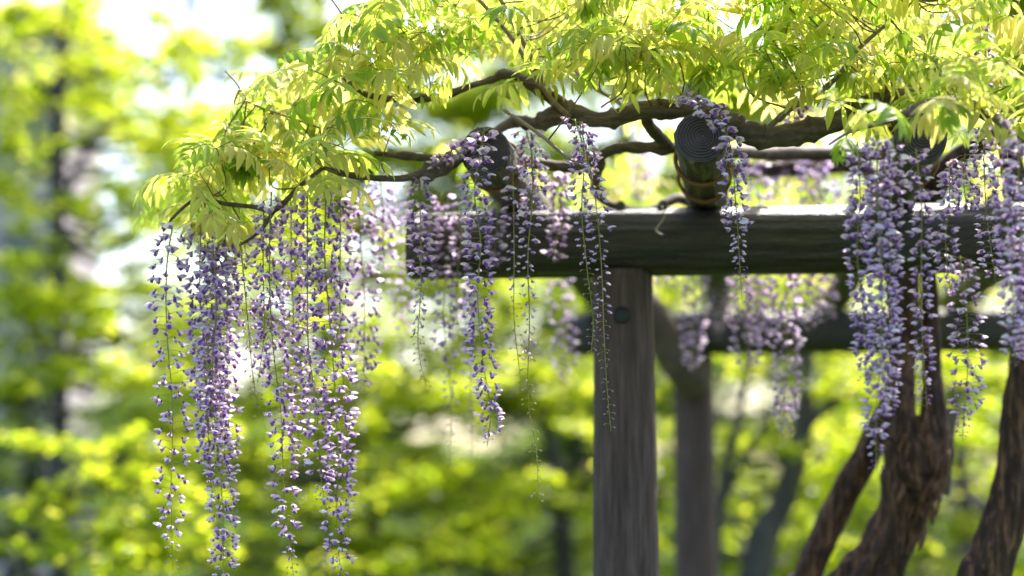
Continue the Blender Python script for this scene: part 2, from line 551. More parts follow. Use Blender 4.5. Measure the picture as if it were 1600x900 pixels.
vine_tube("trunk", [ground_ext(1545, 900, 6.25, -40, 40), (1525, 960, 6.25, 34), (1545, 890, 6.25, 32), (1572, 800, 6.25, 31), (1585, 730, 6.25, 25), (1586, 660, 6.25, 22), (1597, 590, 6.25, 20), (1606, 500, 6.25, 19), (1600, 400, 6.25, 18), (1590, 300, 6.2, 17), (1570, 210, 5.9, 16)],
          'vine_y', vineB, n=48, per=16, wob=.16, wf=9, ridges=7, rf=.2, seed=6)

kr = random.Random(77)
for i in range(26):
    x, y = kr.choice(((1470, 690), (1478, 720), (1462, 745), (1440, 700), (1420, 735), (1450, 660), (1455, 770), (1436, 800), (1415, 690)))
    x += kr.uniform(-10, 10); y += kr.uniform(-25, 25)
    l = kr.uniform(24, 60); ty = TY - kr.uniform(.06, .11)
    dx = -kr.uniform(.05, .45) * l
    spec = [(x, y, ty, 1.5), (x + dx * .3 + kr.uniform(-4, 4), y + l * .35, ty - .015, kr.uniform(3, 6)), (x + dx * .7 + kr.uniform(-4, 4), y + l * .7, ty - .012, kr.uniform(2.5, 5)), (x + dx, y + l, ty - kr.uniform(0, .03), .8)]
    vine_tube("bark_strip", spec, 'torn', vineA, n=6, per=4, wob=.35, wf=40, seed=i)

branch_pts = []


def branch(spec, m='vine', n=12, par=vineA, wob=.27, nm="branch", seed=0.0, per=8):
    o, p = vine_tube(nm, spec, m, par, n=n, wob=wob, seed=seed, per=per)
    branch_pts.extend(p)
    return o


branch([(1425, 215, 6.0, 16), (1455, 172, 5.6, 15), (1425, 152, 5.40, 14), (1385, 156, 5.37, 15), (1352, 164, 5.36, 16), (1325, 178, 5.36, 17), (1290, 196, 5.33, 16), (1250, 207, 5.32, 17), (1200, 213, 5.31, 17), (1168, 205, 5.30, 18), (1140, 192, 5.32, 16), (1100, 174, 5.34, 15), (1050, 170, 5.34, 16), (1000, 172, 5.34, 15), (960, 184, 5.35, 14), (925, 186, 5.36, 14), (890, 178, 5.37, 16), (865, 182, 5.38, 15), (840, 192, 5.42, 11), (805, 190, 5.48, 9), (775, 205, 5.6, 7)], n=22, per=12, seed=10)
branch([(1570, 210, 5.9, 15), (1540, 175, 5.4, 12), (1500, 165, 5.1, 9), (1455, 160, 5.0, 7), (1420, 176, 4.95, 6), (1380, 190, 4.92, 5), (1330, 205, 4.95, 3)], par=vineB, n=14, seed=11)
branch([(1560, 215, 6.2, 15), (1620, 160, 6.0, 15), (1700, 150, 6.0, 12)], par=vineB, seed=11.5)
branch([(905, 188, 5.38, 13), (880, 168, 5.36, 13), (855, 148, 5.34, 10), (830, 132, 5.33, 9), (805, 118, 5.32, 8), (785, 116, 5.32, 9), (770, 124, 5.32, 6), (735, 134, 5.31, 5), (690, 150, 5.30, 6), (640, 155, 5.28, 6), (590, 152, 5.25, 5), (558, 140, 5.22, 3.5), (535, 122, 5.2, 2.5)], n=14, seed=12)
branch([(1400, 240, 6.4, 12), (1250, 240, 6.2, 11), (1100, 236, 5.75, 10), (1040, 231, 5.6, 9), (980, 230, 5.6, 9), (950, 238, 5.6, 9), (925, 252, 5.62, 9), (880, 260, 5.65, 9), (820, 252, 5.6, 9), (770, 240, 5.52, 8), (710, 248, 5.4, 7), (640, 244, 5.35, 6), (585, 240, 5.3, 4)], n=14, seed=13)
branch([(720, 248, 5.4, 7), (690, 262, 5.25, 12), (672, 268, 5.22, 13), (655, 272, 5.2, 7), (625, 279, 5.18, 5.5), (580, 278, 5.16, 5), (540, 272, 5.14, 5), (505, 262, 5.12, 3.5)], n=14, seed=14)
branch([(505, 262, 5.12, 3.5), (470, 290, 5.15, 4), (430, 327, 5.15, 4.5), (395, 323, 5.15, 4), (350, 318, 5.14, 3.5), (310, 310, 5.12, 3), (275, 335, 5.12, 2.2), (255, 362, 5.12, 1.5)], n=10, seed=15)
branch([(430, 327, 5.15, 4), (405, 362, 5.16, 3), (372, 385, 5.17, 2)], n=8, seed=16)
branch([(1005, 172, 5.36, 9), (1018, 200, 5.45, 9), (1045, 228, 5.58, 9)], n=12, seed=17)
branch([(1090, 330, 6.5, 8), (1060, 310, 6.4, 8), (1010, 330, 6.3, 7), (950, 318, 6.3, 7), (930, 290, 6.0, 8), (938, 255, 5.65, 9)], n=10, seed=18)
# young shoots
for i, sp in enumerate((
        [(890, 182, 5.33, 4.5), (868, 162, 5.30, 4), (845, 132, 5.28, 4), (800, 60, 5.25, 3.6), (742, -8, 5.2, 3), (700, -60, 5.2, 2)],
        [(858, 150, 5.31, 5), (838, 105, 5.27, 4.5), (812, 55, 5.24, 4), (780, -5, 5.2, 3.6), (750, -60, 5.2, 3)],
        [(1196, 204, 5.29, 5), (1222, 180, 5.26, 5), (1250, 160, 5.24, 5), (1282, 142, 5.22, 4.5), (1310, 118, 5.2, 4), (1340, 78, 5.18, 3.6), (1385, 38, 5.15, 3), (1430, 0, 5.1, 2.2)],
        [(1250, 160, 5.24, 4), (1236, 168, 5.2, 4), (1218, 188, 5.26, 4)],
        [(788, 172, 5.2, 3), (815, 190, 5.16, 3.2), (850, 215, 5.12, 3), (885, 245, 5.1, 2.4), (915, 262, 5.1, 1.8)],
        [(975, 168, 5.4, 3), (958, 155, 5.45, 3), (930, 138, 5.5, 3), (905, 116, 5.55, 2.6), (870, 100, 5.6, 2)],
        [(500, 200, 5.2, 1.5), (400, 165, 5.15, 1.5), (382, 150, 5.15, 1.6), (368, 128, 5.15, 1.5), (352, 111, 5.15, 1.2)],
        [(560, 60, 5.2, 2), (540, 30, 5.2, 2), (515, -6, 5.2, 1.6)],
        [(1455, 160, 5.0, 4), (1500, 156, 4.95, 4), (1560, 170, 4.9, 3)],
        [(1380, 190, 4.92, 3), (1330, 205, 4.9, 2.6), (1295, 226, 4.88, 1.6)])):
    branch(sp, 'shoot', 8, vineA if i < 8 else vineB, .08, "shoot", 20 + i, 6)

# board wedged against the trunk
q0, q1 = at(1466, 640, TY + .12), at(1484, 772, TY + .12)
mb = MB()
d = (q1 - q0)
rotm = Matrix.Rotation(-math.atan2(d.x, -d.z) * -1, 3, 'Y')
mb.box((0, 0, 0), (.035, .012, d.length / 2), rot=rotm)
o = obj("support_board", mb.mesh("support_board", ['board'], False)); o.location = (q0 + q1) / 2 + Vector((-.005, 0, 0))
o['label'] = "weathered board wedged behind the gnarled trunk"; o['category'] = "board"


# ------------------------------------------------------------------ leaves
def leaf_arrays(L, pairs, ll, a0, bend, droop, seed):
    """one compound leaf: stalk with paired leaflets, arching over"""
    r = random.Random(seed)
    mb = MB()
    nst = 10
    pts, tans = [Vector((0, 0, 0))], []
    for i in range(nst):
        an = a0 - bend * ((i + .5) / nst) ** 1.2
        t = Vector((math.cos(an), 0, math.sin(an)))
        pts.append(pts[-1] + t * L / nst); tans.append(t)
    tans.append(tans[-1])
    mb.tube(pts, [.0016 - .0009 * i / nst for i in range(nst + 1)], 3, mi=1, cap=False)

    def leaflet(s, side):
        i = min(int(s * nst), nst - 1); f = s * nst - i
        p = pts[i].lerp(pts[i + 1], f); t = tans[i]
        upv = Vector((0, 1, 0)).cross(t) * -1
        if upv.z < 0 and abs(t.z) < .95: upv = -upv
        k = .75 + .45 * math.sin(math.pi * min(.15 + .8 * s, 1))
        l = ll * k * r.uniform(.85, 1.1); wd = l * r.uniform(.105, .15)
        if side == 0:
            dirv = t.copy(); sv = Vector((0, 1, 0))
        else:
            dirv = (t * r.uniform(.25, .9) + Vector((0, side, 0)) * r.uniform(.6, 1.0) + upv * r.uniform(-.25, .25)).normalized()
            sv = dirv.cross(upv).normalized()
        dirv = (dirv + Vector((0, 0, -1)) * droop * r.uniform(.6, 1.3)).normalized()
        nv = sv.cross(dirv).normalized()
        if nv.z < 0: nv = -nv
        sv = dirv.cross(nv).normalized()
        vs = [p]
        curl = r.uniform(.02, .42)
        for (u, w_) in ((.22, .8), (.5, 1.0), (.78, .62)):
            c = p + dirv * l * u - nv * l * curl * u * u
            vs += [c + sv * wd * w_ + nv * wd * .45 * w_, c, c - sv * wd * w_ + nv * wd * .45 * w_]
        vs.append(p + dirv * l - nv * l * curl)
        fs = [(0, 1, 2), (0, 2, 3)]
        for j in (0, 3):
            fs += [(1 + j, 4 + j, 5 + j, 2 + j), (2 + j, 5 + j, 6 + j, 3 + j)]
        fs += [(7, 10, 8), (8, 10, 9)]
        mb.add(vs, fs)
    for k in range(pairs):
        s = .28 + .68 * k / max(pairs - 1, 1)
        for sd2 in (-1, 1):
            leaflet(min(s + r.uniform(-.02, .02), .99), sd2)
    leaflet(1.0, 0)
    return mb


leaf_kinds = []
for i in range(14):
    rr = random.Random(100 + i)
    if i < 6:      # open leaves
        leaf_kinds.append(leaf_arrays(rr.uniform(.15, .22), rr.choice((4, 4, 5, 5)), rr.uniform(.065, .085), R(rr.uniform(15, 45)), R(rr.uniform(50, 100)), rr.uniform(.15, .5), i))
    elif i < 11:   # young ones folding down
        leaf_kinds.append(leaf_arrays(rr.uniform(.11, .17), rr.choice((3, 4, 5)), rr.uniform(.06, .085), R(rr.uniform(35, 65)), R(rr.uniform(80, 130)), rr.uniform(.8, 1.8), i))
    else:          # small ones
        leaf_kinds.append(leaf_arrays(rr.uniform(.09, .12), 3, rr.uniform(.04, .055), R(rr.uniform(20, 50)), R(rr.uniform(40, 80)), rr.uniform(.3, .8), i))
leaf_meshes = [k.mesh("leaf", ['leaf', 'twig']) for k in leaf_kinds]
leaf_np = []
for me in leaf_meshes:
    V = np.empty(len(me.vertices) * 3); me.vertices.foreach_get("co", V)
    me.calc_loop_triangles()
    T = np.empty(len(me.loop_triangles) * 3, dtype=np.int64); me.loop_triangles.foreach_get("vertices", T)
    mi = np.empty(len(me.loop_triangles), dtype=np.int64); me.loop_triangles.foreach_get("material_index", mi)
    leaf_np.append((V.reshape(-1, 3), T.reshape(-1, 3), mi))


def interp(x, tab):
    return float(np.interp(x, [t[0] for t in tab], [t[1] for t in tab]))


UP = [(300, 275), (320, 240), (360, 195), (430, 165), (470, 115), (510, 70), (580, 15), (650, -50), (1800, -80)]
LO = [(270, 285), (330, 300), (400, 285), (480, 258), (560, 232), (700, 205), (800, 150), (900, 120), (1100, 105), (1250, 120), (1400, 150), (1480, 170), (1800, 170)]
leaves = []        # (pos, matrix, kind, clusterY)
twig = {0: MB(), 1: MB(), 2: MB()}


def which(p):
    if p.y > 7.2: return 2
    return 0 if p.x < at(1180, 200, p.y).x else 1


def cluster(p, k=None, sc=1.0, stem=True):
    k = k or rng.choice((4, 5, 5, 6, 7))
    az = rng.uniform(0, 6.28)
    lean = Euler((rng.uniform(-.35, .35), rng.uniform(-.35, .35), 0)).to_matrix()
    for i in range(k):
        az += 2.399 + rng.uniform(-.4, .4)
        off = Vector((rng.gauss(0, .012), rng.gauss(0, .012), -.02 * i * rng.random()))
        m = lean @ Euler((rng.uniform(-.3, .3), rng.uniform(-.35, .35), az)).to_matrix()
        leaves.append((p + off, m, rng.randrange(len(leaf_meshes)), sc * rng.uniform(.66, 1.08)))
    if stem:
        # twig running down to the nearest branch or into the tangle
        best = min(branch_pts, key=lambda q: (q - p).length_squared)
        d = best - p
        if d.length > .3:
            d = Vector((rng.uniform(-.15, .15), rng.uniform(.05, .3), -rng.uniform(.02, .16)))
        mid = p + d * .5 + Vector((rng.uniform(-.05, .05), rng.uniform(-.03, .03), -.03))
        pp = [Vector(q[:3]) for q in smooth_path([p, mid, p + d], 4)]
        twig[which(p)].tube(pp, [.0015 + .0012 * j / (len(pp) - 1) for j in range(len(pp))], 4, cap=False)


# overhanging front of the canopy
cnt = 0
for i in range(172):
    px = rng.uniform(298, 1720)
    u, l = interp(px, UP), interp(px, LO)
    if px < 560 and rng.random() < .35: continue
    l += 34 * noise.noise(Vector((px * .012, 3.3, 0))) - 8
    py = rng.uniform(min(u, l), l)
    Y = rng.uniform(4.95, 5.7) if px < 700 else rng.uniform(4.95, 5.85)
    cluster(at(px, py, Y))
for (x, y) in ((312, 270), (318, 325), (350, 215), (330, 330), (400, 190), (400, 150), (470, 150), (480, 105), (520, 85), (560, 50), (365, 345), (325, 250), (420, 250), (330, 290)):
    cluster(at(x, y, rng.uniform(5.0, 5.3)), rng.choice((4, 5)), .9)
# near yellow sprays low on the edge
for (x, y) in ((1500, 150), (1530, 120), (1330, 170), (1560, 90), (1515, 175), (1590, 130), (1465, 100)):
    cluster(at(x, y, rng.uniform(4.55, 4.9)), 5, .95, False)
# rear canopy over the pergola
x0 = at(470, 200, 5.6).x
for i in range(210):
    X, Y = rng.uniform(-2.0, 4.6), rng.uniform(9.2, 13.5)
    if X < x0 + .1 * (Y - 6): continue
    cluster(Vector((X, Y, rng.uniform(2.65, 3.6))), rng.choice((4, 5, 6)), 1.3)
for i in range(250):
    Y = 6.9 + 4.0 * rng.random() ** .8
    X = rng.uniform(x0 + .1 * (Y - 6), 3.4)
    Z = rng.uniform(2.58, 3.08)
    cluster(Vector((X, Y, Z)), rng.choice((3, 4, 5)), 1.1)

# nearest ones are objects of their own, the rest one mass per vine
bases = {0: vineA, 1: vineB, 2: vineC}
by = {0: [], 1: [], 2: []}
for lf in leaves:
    by[which(lf[0])].append(lf)
for k, lst in by.items():
    def rank(lf):
        d = lf[0] - CAM
        q = ROT.transposed() @ d
        x = 800 + F * q.x / -q.z; y = 450 - F * q.y / -q.z
        return d.y + (0 if -40 < x < 1640 and -30 < y < 920 else 50)
    lst.sort(key=rank)
    par = bases[k]
    for (p, m, kd, sc) in lst[:300]:
        o = bpy.data.objects.new("leaf", leaf_meshes[kd]); COL.objects.link(o)
        o.parent = par
        o.matrix_local = Matrix.Translation(p - Vector(par.location)) @ m.to_4x4() @ Matrix.Scale(sc, 4)
    Vs, Ts, Ms, Va = [], [], [], []
    off = 0
    for (p, m, kd, sc) in lst[300:]:
        V, T, mi = leaf_np[kd]
        W = V @ (np.array(m).T * sc) + np.array(p - Vector(par.location))
        Vs.append(W); Ts.append(T + off); Ms.append(mi); Va.append(np.full(len(V), rng.random())); off += len(V)
    if Vs:
        me = quick_mesh("foliage", np.concatenate(Vs), 3, np.concatenate(Ts), ['leaf', 'twig'], np.concatenate(Ms), np.concatenate(Va), True)
        o = obj("foliage", me, par); o['kind'] = 'stuff'
    if twig[k].v:
        o = obj("twigs", shifted(twig[k].mesh("twigs", ['twig']), par.location), par); o['kind'] = 'stuff'


# ================================================================== FLOWER CLUSTERS
def blossom_mesh(seed, openness=1.0, plen=.017, size=1.0):
    """one pea flower on its stalk: +X outwards from the axis, hanging"""
    r = random.Random(seed)
    mb = MB()
    dz = r.uniform(-.004, .003)
    c = Vector((plen, 0, dz))
    mb.tube([(0, 0, 0), (plen * .55, 0, .002 + dz * .3), c], [.0009, .0007, .0008], 3, mi=2, cap=False)
    # calyx
    dn = Vector((.45, 0, -1)).normalized()
    s = size
    mb.tube([c + Vector((0, 0, .001)), c + dn * .003 * s, c + dn * .006 * s], [.0012 * s, .0026 * s, .0024 * s], 5, mi=3)
    # banner: broad pale petal flaring outwards and down
    ba = R(r.uniform(15, 65)) * openness + R(25 * (1 - openness)) - R(40)
    d = Vector((math.cos(ba), 0, math.sin(ba) - .35)).normalized()
    nv = Vector((-d.z, 0, d.x))
    L, W = .0205 * s * r.uniform(.9, 1.12), .0128 * s * (0.45 + .55 * openness) * r.uniform(.9, 1.12)
    b0 = c + dn * .003 * s
    nu, nvv = 5, 4
    vs, fs = [], []
    for i in range(nu + 1):
        u = i / nu
        wd = W * (math.sin(math.pi * (.10 + .74 * u)) ** .8)
        for j in range(nvv + 1):
            t = j / nvv * 2 - 1
            vs.append(b0 + d * L * (u - .10 * t * t * u) + Vector((0, 1, 0)) * wd * t + nv * (.0035 * s * math.sin(u * 2.6) - .0065 * s * t * t * (1.15 - .9 * u * openness)))
    for i in range(nu):
        for j in range(nvv):
            a = i * (nvv + 1) + j
            fs.append((a, a + 1, a + nvv + 2, a + nvv + 1))
    mb.add(vs, fs, 0)
    # keel and wings: violet boat hanging below
    kd = Vector((r.uniform(.25, .6), r.uniform(-.12, .12), -1)).normalized()
    L2 = .0135 * s * r.uniform(.9, 1.1)
    pts = [c + dn * .004 * s + kd * L2 * q + Vector((.0025 * s * math.sin(q * 3.1), 0, 0)) for q in (0, .25, .55, .82, 1)]
    mb.tube(pts, [.0014 * s, .0030 * s, .0042 * s, .0034 * s, .0008 * s], 6, mi=1)
    # wing petals, paler, at the sides
    for sd2 in (-1, 1):
        q = c + dn * .005 * s
        e1 = kd * L2 * .85 + Vector((.003 * s, 0, .001 * s))
        vs = [q, q + e1 * .5 + Vector((.002 * s, sd2 * .0058 * s, .0016 * s)), q + e1 + Vector((.0015 * s, sd2 * .0048 * s, 0)), q + e1 * .6 + Vector((-.003 * s, sd2 * .0048 * s, 0))]
        mb.add(vs, [(0, 1, 2, 3)], 0 if r.random() < .6 else 1)
    return mb.mesh("blossom", ['banner', 'keel', 'stalk', 'calyx'])


def bud_mesh(seed, spent=False):
    r = random.Random(seed)
    mb = MB()
    pl = r.uniform(.010, .017)
    c = Vector((pl, 0, r.uniform(-.002, .005)))
    mb.tube([(0, 0, 0), (pl * .6, 0, .001), c], [.0008, .0006, .0007], 3, mi=1, cap=False)
    d = Vector((r.uniform(.5, 1), r.uniform(-.4, .4), -r.uniform(.1, .9))).normalized()
    L = r.uniform(.006, .009)
    mb.tube([c, c + d * L * .3, c + d * L * .7, c + d * L], [.0009, .0018, .0019, .0005], 5, mi=0)
    return mb.mesh("bud", ['fadebud' if spent else 'keel', 'stalk'])


open_m = [blossom_mesh(i, 1.0) for i in range(7)]
half_m = [blossom_mesh(20 + i, .35, .014, .85) for i in range(4)]
bud_m = [bud_mesh(i) for i in range(4)]
spent_m = [bud_mesh(30 + i, True) for i in range(4)]
np_cache = {}


def mesh_np(me):
    if me.name not in np_cache:
        V = np.empty(len(me.vertices) * 3); me.vertices.foreach_get("co", V)
        me.calc_loop_triangles()
        T = np.empty(len(me.loop_triangles) * 3, dtype=np.int64); me.loop_triangles.foreach_get("vertices", T)
        mi = np.empty(len(me.loop_triangles), dtype=np.int64); me.loop_triangles.foreach_get("material_index", mi)
        np_cache[me.name] = (V.reshape(-1, 3), T.reshape(-1, 3), mi)
    return np_cache[me.name]


def raceme(path, Y, width, n, label, group, style='full', bud=.12, near=True, half=.2, size=1.0, skip=0.03):
    """path: [(px, py)] from the top down; width in px; n flowers; bud: share of the length at the tip in bud"""
    P = []
    for i, (x, y) in enumerate(path):
        q = at(x + (rng.uniform(-5, 5) if i else 0), y, Y + rng.uniform(-.03, .03))
        P.append((q.x, q.y, q.z))
    P = [Vector(q) for q in smooth_path(P, 10)]
    cum = [0]
    for a, b in zip(P, P[1:]): cum.append(cum[-1] + (b - a).length)
    Lt = cum[-1]
    t = thing("flower_cluster", label, "flower cluster", P[0], group)

    def pos(s):
        d = s * Lt
        for i in range(len(P) - 1):
            if cum[i + 1] >= d:
                return P[i].lerp(P[i + 1], (d - cum[i]) / max(cum[i + 1] - cum[i], 1e-9))
        return P[-1].copy()
    mb = MB()
    mb.tube(P, [.0022 - .0013 * i / (len(P) - 1) for i in range(len(P))], 5)
    st = obj("stem", shifted(mb.mesh("stem", ['stalk']), P[0]), t)
    half_w = width * mpp(Y) / 2
    reach0 = max(half_w - .017 * size, .004)
    an = rng.uniform(0, 6.28)
    items = []
    for i in range(n):
        s = (i + rng.uniform(-.4, .4)) / n
        s = min(max(s * .985 + .012, .005), 1)
        an += 2.399 + rng.uniform(-.5, .5)
        if rng.random() < skip: continue
        if style == 'spent':
            me = rng.choice(spent_m if rng.random() < .75 else bud_m); sc = rng.uniform(.8, 1.25) * (1.15 - .55 * s)
            ext = 0
        elif s > 1 - bud * .55:
            me = rng.choice(spent_m if bud > .4 and rng.random() < .8 else bud_m); sc = rng.uniform(1.0, 1.45) * (1.25 - .5 * s); ext = 0
        elif s > 1 - bud:
            me = rng.choice(half_m); sc = rng.uniform(.6, .8); ext = reach0 * .1
        else:
            me = rng.choice(half_m) if rng.random() < half else rng.choice(open_m)
            sc = rng.uniform(.9, 1.2) * (1.14 - .20 * s) * size
            tp = min(1.0, .72 + 2.2 * s) * (1.0 - .35 * max(0, s - .55) / .45)
            ext = max(0, (reach0 * tp - .017 * sc)) * rng.uniform(.55, 1.1)
        tilt = rng.uniform(-.25, .30)
        m = Euler((rng.uniform(-.35, .35), tilt, an)).to_matrix()
        p = pos(s)
        items.append((p, m, me, sc, ext, an, tilt))
    ex = MB()
    rest = []
    for (p, m, me, sc, ext, an_, tilt) in items:
        out = m @ Vector((1, 0, 0))
        if ext > .002:
            q = p + out * ext + Vector((0, 0, .004))
            ex.tube([p, p.lerp(q, .6) + Vector((0, 0, .002)), q], [.0008, .0007, .0007], 3, cap=False)
            p = q
        M4 = Matrix.Translation(p - P[0]) @ m.to_4x4() @ Matrix.Scale(sc, 4)
        if near:
            o = bpy.data.objects.new("bud" if me in bud_m or me in spent_m else "blossom", me)
            COL.objects.link(o); o.parent = t; o.matrix_local = M4
        else:
            rest.append((M4, me))
    if ex.v:
        o = obj("pedicels", shifted(ex.mesh("pedicels", ['stalk']), P[0]), st); o['kind'] = 'stuff'
    if rest:
        Vs, Ts, Ms, Va = [], [], [], []; off = 0
        slot = {'banner': 0, 'keel': 1, 'stalk': 2, 'calyx': 3, 'fadebud': 4}
        names = {M[k_].name: v for k_, v in slot.items()}
        for M4, me in rest:
            V, T, mi = mesh_np(me)
            A = np.array(M4)
            Vs.append(V @ A[:3, :3].T + A[:3, 3]); Ts.append(T + off); off += len(V)
            lut = np.array([names[mm.name] for mm in me.materials])
            Ms.append(lut[mi]); Va.append(np.full(len(V), rng.random()))
        o = obj("blossoms", quick_mesh("blossoms", np.concatenate(Vs), 3, np.concatenate(Ts), ['banner', 'keel', 'stalk', 'calyx', 'fadebud'], np.concatenate(Ms), np.concatenate(Va), True), t)
        o['kind'] = 'stuff'
    return t


